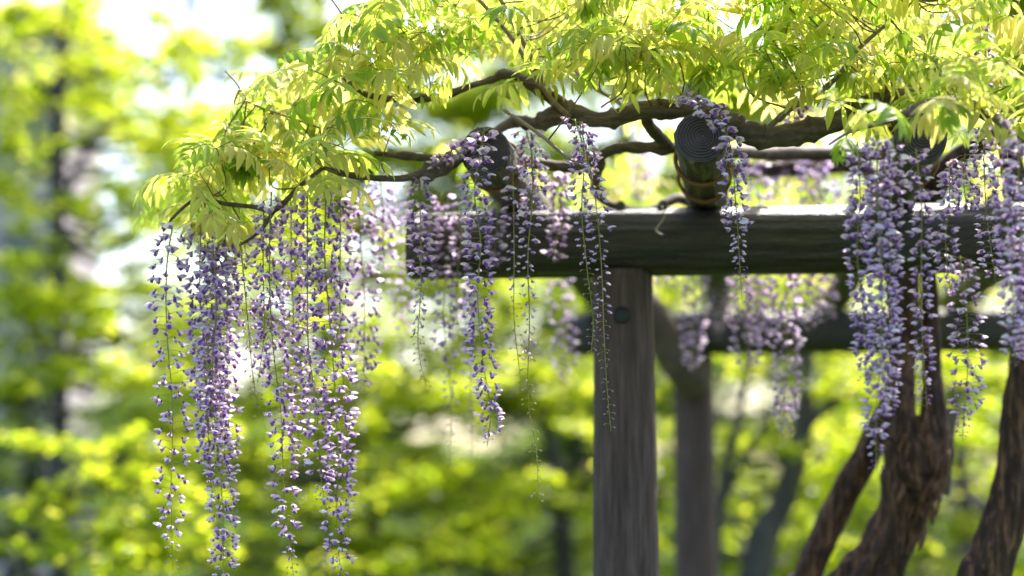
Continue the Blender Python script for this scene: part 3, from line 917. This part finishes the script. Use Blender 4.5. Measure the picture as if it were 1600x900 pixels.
G1 = "flower clusters hanging from the free end of the vine"
G2 = "flower clusters hanging across the front beam"
G3 = "thick flower clusters hanging in front of the trunks"
G4 = "blurred flower clusters hanging behind the beam"
RAC = [
 # free end, sharp
 ([(270, 350), (262, 420), (264, 520), (268, 640), (272, 760), (272, 890)], 5.12, 62, 78, "loose flower cluster with its stalk showing, outermost at the free end", G1, dict(bud=.10, half=.3)),
 ([(314, 350), (315, 450), (320, 560), (324, 660), (330, 775)], 5.14, 58, 92, "dense flower cluster, first of the tight bunch next to the outermost loose one", G1, dict(bud=.08)),
 ([(332, 375), (333, 480), (336, 600), (341, 720), (346, 820), (350, 940)], 5.10, 62, 126, "longest dense flower cluster, in the middle of the tight bunch", G1, dict(bud=.09)),
 ([(352, 365), (356, 440), (357, 540), (358, 640), (362, 740), (366, 812)], 5.17, 50, 84, "flower cluster at the inner side of the tight bunch, ending in small buds", G1, dict(bud=.25)),
 ([(338, 390), (340, 480), (340, 580), (338, 690)], 5.22, 66, 80, "dense flower cluster mostly hidden behind the tight bunch", G1, dict(bud=.05)),
 ([(376, 378), (383, 420), (387, 500), (392, 580), (406, 655)], 5.14, 26, 46, "thin small flower cluster going to seedlike buds between the two big bunches", G1, dict(bud=.55, half=.8)),
 ([(412, 330), (407, 420), (408, 520), (404, 600)], 5.18, 44, 44, "short open flower cluster just inside the thin budding one", G1, dict(bud=.08, half=.4)),
 ([(424, 300), (424, 420), (430, 540), (437, 650), (446, 770), (460, 915)], 5.12, 56, 100, "long loose flower cluster with a yellow stalk and buds at the tip", G1, dict(bud=.12)),
 ([(455, 312), (457, 420), (460, 540), (466, 640), (470, 735)], 5.20, 56, 82, "flower cluster between the long yellow stalked one and the dense pair", G1, dict(bud=.08)),
 ([(480, 302), (481, 420), (486, 540), (491, 640), (500, 730), (508, 810)], 5.10, 60, 100, "dense flower cluster, outer one of the dense pair, ending in green buds", G1, dict(bud=.12)),
 ([(510, 290), (511, 400), (514, 500), (519, 610), (524, 720), (530, 820), (534, 945)], 5.14, 62, 122, "longest flower cluster of the dense pair, reaching out of the bottom of the picture", G1, dict(bud=.10)),
 ([(532, 285), (534, 380), (536, 480), (538, 580), (542, 700), (546, 850)], 5.24, 44, 74, "flower cluster just behind the inner edge of the dense pair", G1, dict(bud=.15)),
 ([(562, 296), (566, 380), (568, 470), (572, 560), (574, 620)], 5.60, 60, 74, "slightly blurred pale flower cluster inward of the dense pair", G1, dict(bud=.08)),
 ([(595, 285), (597, 350), (600, 420)], 5.75, 50, 34, "short blurred flower cluster above the gap before the beam end", G1, dict(bud=.1)),
 # across the front beam
 ([(655, 262), (656, 350), (656, 450), (657, 540), (662, 605)], 5.22, 46, 74, "flower cluster before the beam end, its lower half gone to buds", G2, dict(bud=.48)),
 ([(690, 300), (694, 400), (697, 500), (700, 620), (702, 730)], 5.9, 46, 70, "blurred flower cluster hanging low past the beam end", G2, dict(bud=.4, half=.5)),
 ([(675, 320), (676, 370), (680, 430)], 5.85, 50, 20, "short blurred flower cluster lying against the beam end", G2, dict(bud=.08)),
 ([(720, 330), (718, 380), (714, 430), (712, 520)], 5.8, 44, 26, "blurred flower cluster beside the beam end, near the long sharp one", G2, dict(bud=.1)),
 ([(757, 200), (748, 240), (746, 300), (746, 380), (750, 460), (757, 560), (762, 640), (766, 698)], 5.08, 56, 104, "long sharp flower cluster draped from the first ringed log down past the beam", G2, dict(bud=.05)),
 ([(765, 200), (720, 225), (690, 245), (678, 265)], 5.2, 40, 26, "short spray of flowers on the side of the first ringed log", G2, dict(bud=.1)),
 ([(778, 300), (775, 350), (772, 420)], 5.8, 40, 20, "blurred short flower cluster on the beam just behind the long sharp one", G2, dict(bud=.1)),
 ([(800, 240), (806, 300), (806, 400), (806, 500), (814, 600)], 5.2, 44, 62, "half spent flower cluster with a bare green stalk, first of two together", G2, dict(bud=.72, half=.6)),
 ([(830, 240), (828, 300), (823, 400), (824, 500), (828, 620), (834, 700), (841, 790)], 5.14, 42, 90, "longest bare stalked flower cluster, its lower part only tiny buds", G2, dict(bud=.74, half=.6)),
 ([(822, 205), (830, 245), (836, 290), (838, 330)], 5.35, 54, 26, "cluster of lilac flowers crowding the side of the first ringed log", G2, dict(bud=.05)),
 ([(868, 268), (870, 330), (868, 412)], 5.8, 40, 44, "short purple flower cluster lying on the dark beam, away from the post", G2, dict(bud=.1)),
 ([(898, 186), (908, 240), (914, 330), (918, 420), (922, 500), (924, 552)], 5.12, 50, 78, "shorter of the two bare stalked clusters beside the front post", G2, dict(bud=.66, half=.5)),
 ([(906, 192), (920, 250), (932, 320), (940, 420), (946, 520), (952, 600), (958, 674)], 5.10, 50, 96, "longer of the two bare stalked clusters, its tip lying before the front post", G2, dict(bud=.64, half=.5)),
 ([(1060, 150), (1095, 158), (1125, 185), (1138, 230), (1146, 300), (1148, 360), (1153, 420), (1158, 475)], 5.04, 50, 96, "flower cluster draped over the middle ringed log and down across the beam", G2, dict(bud=.3, half=.35)),
 # thick ones in front of the trunks
 ([(1340, 220), (1341, 300), (1342, 400), (1346, 500), (1356, 600)], 4.72, 46, 84, "thick flower cluster forming the outer side of the large column before the trunk", G3, dict(bud=.06)),
 ([(1372, 205), (1374, 300), (1376, 420), (1376, 540), (1372, 640), (1366, 745)], 4.66, 52, 126, "longest thick flower cluster, in the middle of the large column before the trunk", G3, dict(bud=.12)),
 ([(1396, 225), (1394, 320), (1396, 430), (1396, 540), (1392, 650)], 4.74, 44, 92, "thick flower cluster forming the inner side of the large column before the trunk", G3, dict(bud=.06)),
 ([(1431, 232), (1437, 320), (1440, 420), (1442, 530), (1444, 640)], 4.80, 36, 66, "slim flower cluster hanging below the shaded ringed log", G3, dict(bud=.15)),
 ([(1482, 262), (1482, 310), (1482, 380), (1486, 460)], 4.90, 42, 44, "short flower cluster next to the slim one, crossing the beam", G3, dict(bud=.08)),
 ([(1500, 400), (1505, 470), (1510, 560), (1500, 690)], 5.6, 64, 80, "wide blurred flower cluster below the beam, beyond the gnarled trunk", G3, dict(bud=.15)),
 ([(1508, 240), (1509, 280), (1510, 330)], 5.3, 54, 40, "short pale flower cluster above the beam beside the shaded log", G3, dict(bud=.05)),
 ([(1536, 200), (1538, 270), (1545, 340), (1552, 440)], 5.1, 44, 48, "flower cluster above the beam between the short pale one and the edge", G3, dict(bud=.08)),
 ([(1568, 180), (1570, 280), (1575, 380), (1582, 480), (1588, 575)], 4.65, 52, 88, "thick near flower cluster, next to the one on the picture edge", G3, dict(bud=.06)),
 ([(1594, 205), (1595, 260), (1598, 340), (1600, 450), (1602, 560)], 4.60, 58, 84, "thick near flower cluster cut by the edge of the picture", G3, dict(bud=.06)),
 ([(1546, 10), (1544, 70), (1538, 130), (1536, 180)], 5.3, 38, 26, "small pale flower cluster high among the yellow leaves", G3, dict(bud=.1)),
 # blurred ones behind the beam
 ([(880, 390), (880, 450), (878, 540), (878, 620)], 6.9, 50, 70, "pale blurred flower cluster between the beam end and the front post", G4, dict(bud=.2)),
 ([(620, 310), (622, 400), (624, 500), (630, 610)], 6.6, 46, 54, "faint pale flower cluster, outermost of the blurred ones behind", G4, dict(bud=.3)),
 ([(1040, 395), (1042, 450)], 6.9, 50, 34, "short blurred flower cluster just past the front post", G4, dict(bud=.1)),
 ([(1088, 400), (1086, 480), (1080, 582)], 7.2, 46, 62, "blurred flower cluster hanging before the diagonal brace", G4, dict(bud=.08)),
 ([(1122, 400), (1122, 460), (1124, 535)], 8.6, 36, 40, "faint small flower cluster before the rear beam, past the brace", G4, dict(bud=.2)),
 ([(1160, 380), (1165, 450), (1170, 520), (1168, 580)], 6.5, 62, 84, "purple blurred flower cluster below the draped one, before the rear beam", G4, dict(bud=.08)),
 ([(1182, 400), (1184, 470), (1186, 545)], 6.6, 50, 56, "purple blurred flower cluster touching the one below the draped cluster", G4, dict(bud=.08)),
 ([(1225, 390), (1226, 480), (1228, 580), (1226, 700)], 6.4, 52, 98, "long pale blurred flower cluster hanging below the rear beam", G4, dict(bud=.14)),
 ([(1262, 380), (1264, 450), (1268, 520)], 6.7, 56, 60, "blurred flower cluster ending against the rear beam, by the long pale one", G4, dict(bud=.1)),
 ([(1290, 385), (1290, 440), (1292, 505)], 6.9, 50, 44, "blurred flower cluster under the beam, nearest the thick column", G4, dict(bud=.1)),
 ([(1178, 225), (1182, 270), (1184, 330)], 6.6, 50, 46, "blurred flower cluster above the beam beside the middle ringed log", G4, dict(bud=.05)),
 ([(1212, 215), (1214, 260), (1214, 322)], 7.0, 44, 40, "pale blurred flower cluster above the beam under the thick branch", G4, dict(bud=.05)),
 ([(1272, 235), (1272, 275), (1274, 322)], 6.9, 56, 46, "blurred flower cluster above the beam crossing the rear branch", G4, dict(bud=.05)),
 ([(1310, 215), (1312, 265), (1312, 320)], 7.2, 44, 36, "faint blurred flower cluster above the beam close to the thick column", G4, dict(bud=.05)),
 ([(1246, 150), (1240, 180), (1238, 200)], 5.5, 40, 18, "tiny flower cluster sitting in the fork of the tan shoot", G4, dict(bud=.05)),
 ([(1000, 235), (1002, 270), (1000, 315)], 7.4, 44, 30, "faint flower cluster above the beam between post and middle log", G4, dict(bud=.05)),
 ([(560, 420), (562, 520), (562, 640), (560, 780)], 7.6, 26, 50, "faint thin flower cluster drooping behind the dense pair", G4, dict(bud=.5)),
 ([(735, 440), (738, 560), (740, 720)], 6.2, 34, 46, "blurred thin flower cluster behind the long sharp one", G4, dict(bud=.5)),
]
for (path, Y, wd, n_, lab, grp, kw) in RAC:
    kw = dict(kw)
    if grp == G3: kw.setdefault('size', .88)
    raceme(path, Y, wd, int(n_ * (1.5 if kw.get('bud', 0) < .5 else 1.1)), lab, grp, near=(grp != G4 and Y < 5.7), **kw)


# ================================================================== PARK BEHIND
def leaf_cloud(clumps, leaf, dens, flat=.5, seed=0, base=None, tilt=.5):
    """clumps [(centre Vector, rx, ry, rz)] -> folded leaf faces in the clumps' volumes, in uneven sub-clumps"""
    r = np.random.default_rng(seed)
    C, S = [], []
    for (c, rx, ry, rz) in clumps:
        nsub = 7
        sub = r.normal(size=(nsub, 3)) * .55
        sub = np.clip(sub, -1, 1) * (rx, ry, rz)
        k = int(16 * dens * rx * rz / leaf ** 2)
        j = r.integers(0, nsub, k)
        pts = sub[j] + r.normal(size=(k, 3)) * np.array((rx, ry, rz)) * .26
        C.append(pts + np.array(c)); 
    C = np.concatenate(C)
    n = len(C)
    # orientation: near horizontal with jitter
    az = r.uniform(0, 2 * np.pi, n)
    d = np.stack([np.cos(az), np.sin(az), r.normal(-.15, .35, n)], 1)
    d /= np.linalg.norm(d, axis=1)[:, None]
    up = np.stack([r.normal(0, tilt, n), r.normal(0, tilt, n), np.ones(n)], 1)
    s = np.cross(d, up); s /= np.linalg.norm(s, axis=1)[:, None] + 1e-9
    nn_ = np.cross(s, d)
    ls = leaf * r.uniform(.7, 1.3, n)[:, None]
    p0 = C - d * ls * .5
    p1 = C + s * ls * .36 + nn_ * ls * .10
    p2 = C + d * ls * .5
    p3 = C - s * ls * .36 + nn_ * ls * .10
    V = np.stack([p0, p1, p2, p3], 1).reshape(-1, 3)
    if base is not None: V = V - np.array(base)
    i = np.arange(n) * 4
    T = np.concatenate([np.stack([i, i + 1, i + 2], 1), np.stack([i, i + 2, i + 3], 1)])
    return V, T, np.repeat(r.uniform(0, 1, n), 4)


def tree(name, label, trunk, clumps, m, leaf=.075, dens=2.4, seed=0, bark='greybark', limbs=(), group="trees in the park behind the pergola"):
    """trunk: px path (first point near the ground); clumps: [(px, py, rx, ry, Y)] in px"""
    tp, tr = px_path(trunk, 6)
    tp[0].z = min(tp[0].z, 0)
    base = Vector((tp[0].x, tp[0].y, 0))
    t = thing(name, label, "tree", base, group)
    mb = MB(); mb.tube(tp, tr, 14, wob=.10, wf=4, seed=seed)
    obj("trunk", shifted(mb.mesh("trunk", [bark]), base), t)
    for lb in limbs:
        p, r_ = px_path(lb, 5)
        mb = MB(); mb.tube(p, r_, 9, wob=.1, wf=5)
        obj("branch", shifted(mb.mesh("branch", [bark]), base), t)
    cl = []
    for (x, y, rx, ry, Y) in clumps:
        c = at(x, y, Y)
        rxm, rzm = rx * mpp(Y), ry * mpp(Y)
        cl.append((c, rxm, rxm * .9, rzm))
        # thin limb into the clump
        a = min(tp[2:], key=lambda q: (q - c).length + max(0, q.z - c.z) * 2)
        if (a - c).length < 4.5:
            mid = a.lerp(c, .5) + Vector((0, 0, -.08 * (a - c).length))
            mb = MB(); mb.tube([Vector(q[:3]) for q in smooth_path([a, mid, c], 4)], np.linspace(.028, .008, 9), 6)
            obj("branch", shifted(mb.mesh("branch", [bark]), base), t)
    V, T, va = leaf_cloud(cl, leaf, dens, seed=seed, base=base)
    obj("crown", quick_mesh("crown", V, 3, T, [m], None, va), t)
    return t


GAPS = [(215, 30, 30), (335, 10, 36), (265, 88, 18), (245, 150, 22), (345, 140, 44), (140, 240, 32), (182, 270, 24), (180, 435, 36), (215, 385, 34),
        (200, 528, 42), (300, 430, 26), (372, 440, 34), (420, 545, 26), (590, 480, 36), (740, 705, 46), (600, 690, 28), (775, 100, 35), (1150, 35, 40), (660, 560, 20),
        (55, 70, 40), (30, 185, 35), (45, 280, 45), (40, 350, 60), (125, 400, 38), (110, 540, 30), (60, 610, 60), (170, 630, 45), (50, 740, 45)]


def fill(x0, x1, y0, y1, step, rx, ry, Y, jit=.5, keep=1.0, seed=0):
    r = random.Random(seed)
    out = []
    y = y0
    row = 0
    while y < y1:
        x = x0 + (step * .5 if row % 2 else 0)
        while x < x1:
            cx, cy = x + r.uniform(-jit, jit) * step, y + r.uniform(-jit, jit) * step * .6
            if r.random() < keep:
                k = r.uniform(.65, 1.25)
                ok = all(math.hypot(cx - gx, (cy - gy) * 1.15) > gr + .50 * ry * k for gx, gy, gr in GAPS)
                if ok:
                    out.append((cx, cy, rx * k, ry * k, Y + r.uniform(-1.2, 1.2)))
            x += step
        y += step * .6
        row += 1
    return out


GR = 765 + 1.55 / 13 * F
# maple reaching in from the side, layered sprays
tree("maple_tree", "tall maple with layered lime green sprays, filling the side farthest from the posts",
     [(95, 765 + 1.55 / 14 * F + 20, 14, 20), (92, 700, 14, 15), (90, 420, 14, 12), (90, 250, 14, 12), (96, 100, 14, 10), (110, -60, 14, 8)],
     [(40, 20, 70, 40, 13.5), (110, 25, 50, 35, 13.5), (15, 120, 45, 40, 13), (130, 120, 60, 30, 13.5), (185, 85, 70, 28, 13.2), (60, 215, 60, 32, 13.2), (20, 235, 45, 28, 13),
      (200, 180, 70, 34, 13.5), (300, 75, 55, 38, 13.8), (290, 195, 80, 34, 13.6), (240, 225, 60, 30, 13.4), (185, 335, 60, 34, 13.2), (225, 320, 45, 30, 13), (80, 392, 32, 20, 12.8),
      (40, 440, 60, 34, 12.8), (100, 470, 80, 36, 13), (40, 500, 80, 40, 12.8), (140, 510, 60, 30, 12.8), (170, 575, 70, 26, 12.8), (110, 580, 60, 24, 12.8), (240, 580, 50, 26, 13), (270, 500, 40, 30, 13.4), (100, 330, 40, 24, 14.4), (10, 310, 40, 24, 14.6), (110, 160, 60, 30, 14.5), (250, 20, 30, 30, 14.6), (160, 60, 50, 24, 14.8), (280, 250, 60, 26, 14.2), (230, 210, 70, 34, 14.8), (330, 230, 60, 30, 14.6), (380, 80, 40, 40, 15), (310, 120, 50, 30, 14.8), (60, 130, 60, 24, 14.4), (15, 60, 50, 24, 14.2), (190, 120, 60, 26, 14.6), (70, 250, 50, 24, 14.4), (30, 420, 60, 24, 14), (150, 490, 70, 26, 15), (10, 300, 50, 24, 13.2), (30, 340, 50, 24, 13.2), (10, 520, 60, 28, 13), (30, 560, 60, 28, 13), (20, 590, 60, 26, 13), (150, 380, 50, 24, 15.5), (215, 430, 40, 20, 15.6), (160, 450, 40, 22, 15.6), (240, 500, 50, 24, 15.6), (200, 380, 40, 24, 15.6), (190, 520, 50, 24, 15.6), (215, 470, 50, 22, 15.8), (60, 590, 60, 26, 13), (235, 455, 50, 26, 15), (255, 405, 46, 24, 15.5), (120, 440, 46, 22, 15), (250, 560, 60, 28, 15), (160, 540, 60, 26, 15.2), (240, 350, 60, 26, 15.4), (300, 470, 50, 26, 15.4), (290, 560, 60, 30, 15.4), (200, 590, 70, 30, 15.6), (270, 330, 50, 30, 14.2), (120, 470, 80, 30, 14)],
     'maple', .085, 1.9, 1,
     limbs=([(92, 330, 14, 8), (150, 210, 13.8, 5), (200, 180, 13.5, 3)], [(90, 560, 14, 8), (60, 520, 13.5, 5), (20, 480, 13, 3)], [(94, 160, 14, 7), (40, 110, 13.8, 4), (10, 90, 13.6, 3)]))
tree("maple_tree", "low maple spray with sunlit tips in the bottom corner below the layered maple",
     [(20, 765 + 1.55 / 11 * F + 20, 11, 14), (10, 950, 11, 11), (30, 850, 11, 8), (80, 780, 11, 5)],
     [(60, 690, 80, 16, 11), (150, 700, 80, 16, 11), (220, 690, 50, 18, 11), (200, 745, 60, 18, 10.8), (130, 765, 50, 18, 10.8), (60, 800, 55, 22, 10.8), (110, 825, 60, 24, 10.6), (190, 830, 60, 26, 10.8),
      (40, 870, 70, 20, 10.6), (150, 885, 90, 24, 10.6), (260, 790, 60, 30, 11), (280, 860, 70, 34, 11)],
     'maple', .07, 2.4, 2)
tree("maple_tree", "spreading maple of bright green layers behind the long free hanging flower clusters",
     [(585, 765 + 1.55 / 15 * F + 20, 15, 22), (580, 860, 15, 17), (560, 700, 15, 12), (540, 560, 15, 8), (520, 430, 15, 5)],
     fill(250, 720, 590, 900, 78, 62, 26, 14.0, .5, .92, 3) + fill(250, 640, 370, 590, 88, 64, 30, 14.5, .5, .8, 4), 'maple', .085, 2.3, 3)
tree("maple_tree", "spreading maple with dark limbs seen under the beam end",
     [(890, 765 + 1.55 / 16 * F + 20, 16, 20), (880, 850, 16, 17), (872, 760, 16, 13), (850, 660, 16, 9), (800, 560, 16, 6)],
     fill(600, 960, 440, 640, 80, 66, 30, 16.0, .5, 1.0, 51) + fill(640, 960, 600, 900, 84, 64, 28, 15.0, .5, .85, 5), 'maple', .09, 2.2, 4,
     limbs=([(872, 770, 16, 9), (930, 640, 15.5, 7), (860, 575, 15.2, 7), (800, 520, 15, 5)], [(880, 800, 16, 8), (960, 690, 15.4, 6), (990, 600, 15, 4)]))
tree("multi_stem_tree", "tree with several dark slanting stems behind the rear post",
     [(1150, 765 + 1.55 / 12.5 * F + 20, 12.5, 30), (1185, 870, 12.5, 25), (1222, 790, 12.5, 20), (1246, 710, 12.5, 18), (1256, 640, 12.5, 15), (1262, 560, 12.5, 11), (1250, 430, 12.5, 7)],
     fill(1040, 1340, 430, 900, 90, 60, 30, 13.6, .5, .72, 6), 'maple', .08, 2.2, 5,
     limbs=([(1250, 680, 12.5, 12), (1285, 640, 12.4, 9), (1335, 612, 12.3, 7), (1400, 560, 12.2, 4)],
            [(1110, 920, 12.4, 16), (1122, 800, 12.3, 10), (1142, 700, 12.2, 8), (1162, 620, 12.1, 6), (1175, 560, 12, 4)],
            [(1124, 790, 12.3, 8), (1165, 710, 12.2, 6), (1205, 650, 12.1, 5), (1230, 600, 12, 3)]))
tree("maple_tree", "yellow green bushy maple behind the gnarled trunks",
     [(1520, 765 + 1.55 / 15 * F + 20, 15, 18), (1515, 850, 15, 14), (1500, 700, 15, 10), (1490, 560, 15, 7)],
     fill(1300, 1660, 560, 700, 88, 58, 26, 14.5, .5, .6, 8) + fill(1320, 1660, 740, 910, 84, 58, 26, 13.5, .5, .62, 9), 'maple', .085, 2.1, 6)
tree("evergreen_shrub", "broad dull green shrub below the layered maple, in front of the mauve house",
     [(40, 765 + 1.55 / 22 * F + 20, 22, 20), (45, 850, 22, 16), (50, 700, 22, 10)],
     fill(-60, 330, 590, 860, 80, 70, 34, 22, .5, 1.0, 21) + [(30, 600, 60, 30, 22), (90, 640, 70, 34, 22), (180, 630, 60, 30, 22), (20, 680, 70, 34, 22), (60, 760, 70, 34, 22), (0, 750, 60, 34, 21), (10, 810, 70, 34, 21), (0, 860, 70, 34, 21), (60, 850, 70, 34, 21), (-30, 680, 70, 34, 21), (0, 620, 60, 30, 22)], 'darkleaf', .10, 2.4, 17)
tree("maple_tree", "sunlit far maple between the dark trunk and the leafy canopy edge",
     [(330, 765 + 1.55 / 17.5 * F + 20, 17.5, 16), (330, 700, 17.5, 13), (325, 400, 17.5, 10), (300, 150, 17.5, 7), (290, -60, 17.5, 4)],
     fill(120, 500, -80, 345, 92, 62, 28, 17.5, .5, .95, 41), 'maple', .09, 1.9, 19)
tree("maple_tree", "pale far maple filling the gap behind the free hanging flower clusters",
     [(470, 765 + 1.55 / 19 * F + 20, 19, 18), (468, 700, 19, 14), (462, 500, 19, 10), (455, 330, 19, 6)],
     fill(200, 900, 190, 640, 84, 66, 34, 19, .5, .85, 31), 'maple', .09, 2.1, 18)
tree("low_shrub", "low rounded green shrub on the grass beyond the front post foot",
     [(760, 765 + 1.55 / 18 * F + 15, 18, 12), (760, 960, 18, 10), (765, 880, 18, 6)],
     fill(400, 1000, 790, 960, 74, 62, 28, 18, .5, 1.0, 61), 'maple', .08, 1.8, 27, group="shrubs in the park behind the pergola")
tree("low_shrub", "low rounded green shrub beyond the feet of the gnarled trunks",
     [(1350, 765 + 1.55 / 18 * F + 15, 18, 12), (1350, 960, 18, 10), (1345, 860, 18, 6)],
     fill(1030, 1660, 740, 960, 74, 62, 28, 18, .5, .9, 63), 'maple', .08, 1.8, 28, group="shrubs in the park behind the pergola")
# taller trees behind the canopy
tree("tall_tree", "tall pale green tree rising behind the leafy edge of the canopy",
     [(520, 765 + 1.55 / 20 * F + 20, 20, 26), (518, 600, 20, 20), (510, 300, 20, 16), (500, 0, 20, 11), (495, -200, 20, 6)],
     fill(330, 760, -120, 360, 120, 84, 44, 19.5, .5, .75, 10), 'maple', .12, 5.0, 7)
tree("tall_tree", "tall yellow green tree behind the canopy over the front post",
     [(980, 765 + 1.55 / 21 * F + 20, 21, 26), (985, 600, 21, 20), (980, 300, 21, 16), (975, 0, 21, 11), (970, -200, 21, 6)],
     fill(740, 1180, -120, 480, 120, 86, 46, 20.5, .5, .8, 12), 'maple', .12, 5.0, 8)
tree("tall_tree", "tall yellow green tree behind the trunks and the thick flower column",
     [(1440, 765 + 1.55 / 22 * F + 20, 22, 26), (1445, 600, 22, 20), (1440, 300, 22, 16), (1435, 0, 22, 11), (1430, -200, 22, 6)],
     fill(1180, 1680, -120, 560, 120, 86, 46, 21.5, .5, .85, 13), 'maple', .12, 5.0, 9)

# far woodland edge, one mass
cl = []
rr = random.Random(5)
prof = [(-300, 590), (240, 600), (300, 640), (560, 640), (690, 690), (740, 735), (800, 690), (930, 560), (1900, 470)]
for k in range(170):
    x = rr.uniform(-250, 1850)
    top = interp(x, prof)
    Y = rr.uniform(38, 46)
    y = rr.uniform(top, 790)
    cl.append((at(x, y, Y), rr.uniform(60, 110) * mpp(Y), 1.2, rr.uniform(26, 45) * mpp(Y)))
V, T, va = leaf_cloud(cl, .26, 2.4, seed=33)
o = obj("far_woodland", quick_mesh("far_woodland", V, 3, T, ['darkleaf'], None, va)); o['kind'] = 'stuff'; o['label'] = "dull green woodland edge across the park"

# house glimpsed between the sprays
hx0, hx1 = at(-420, 300, 34).x, at(92, 300, 34).x
ztop = at(60, 40, 34).z
hb = thing("house", "mauve grey house glimpsed between the maple sprays", "house", ((hx0 + hx1) / 2, 34, 0))
mb = MB(); mb.box((0, 1.2, ztop / 2), ((hx1 - hx0) / 2, 1.2, ztop / 2))
wall = obj("wall", mb.mesh("wall", ['plaster'], False), hb)
mb = MB()
hw = (hx1 - hx0) / 2 + .4
mb.add([(-hw, -.5, ztop), (hw, -.5, ztop), (hw, 2.9, ztop), (-hw, 2.9, ztop), (-hw + .6, 1.2, ztop + .8), (hw - .6, 1.2, ztop + .8)],
       [(0, 1, 5, 4), (2, 3, 4, 5), (1, 2, 5), (3, 0, 4), (3, 2, 1, 0)])
obj("roof", mb.mesh("roof", ['rooftile'], False), hb)
for zr in (ztop - 2.0, ztop - 4.6):
    for i in range(4):
        xc = -(hx1 - hx0) / 2 + .6 + i * (hx1 - hx0 - 1.2) / 3
        mb = MB()
        for (dx, dz, sx, sz) in ((-.5, 0, .05, .7), (.5, 0, .05, .7), (0, .72, .55, .05), (0, -.72, .6, .06)):
            mb.box((xc + dx, -.03, zr + dz), (sx, .06, sz))
        wf_ = obj("window", mb.mesh("window", ['plaster'], False), hb)
        mb = MB(); mb.box((xc, -.008, zr), (.46, .012, .68))
        obj("pane", mb.mesh("pane", ['glass'], False), wf_)
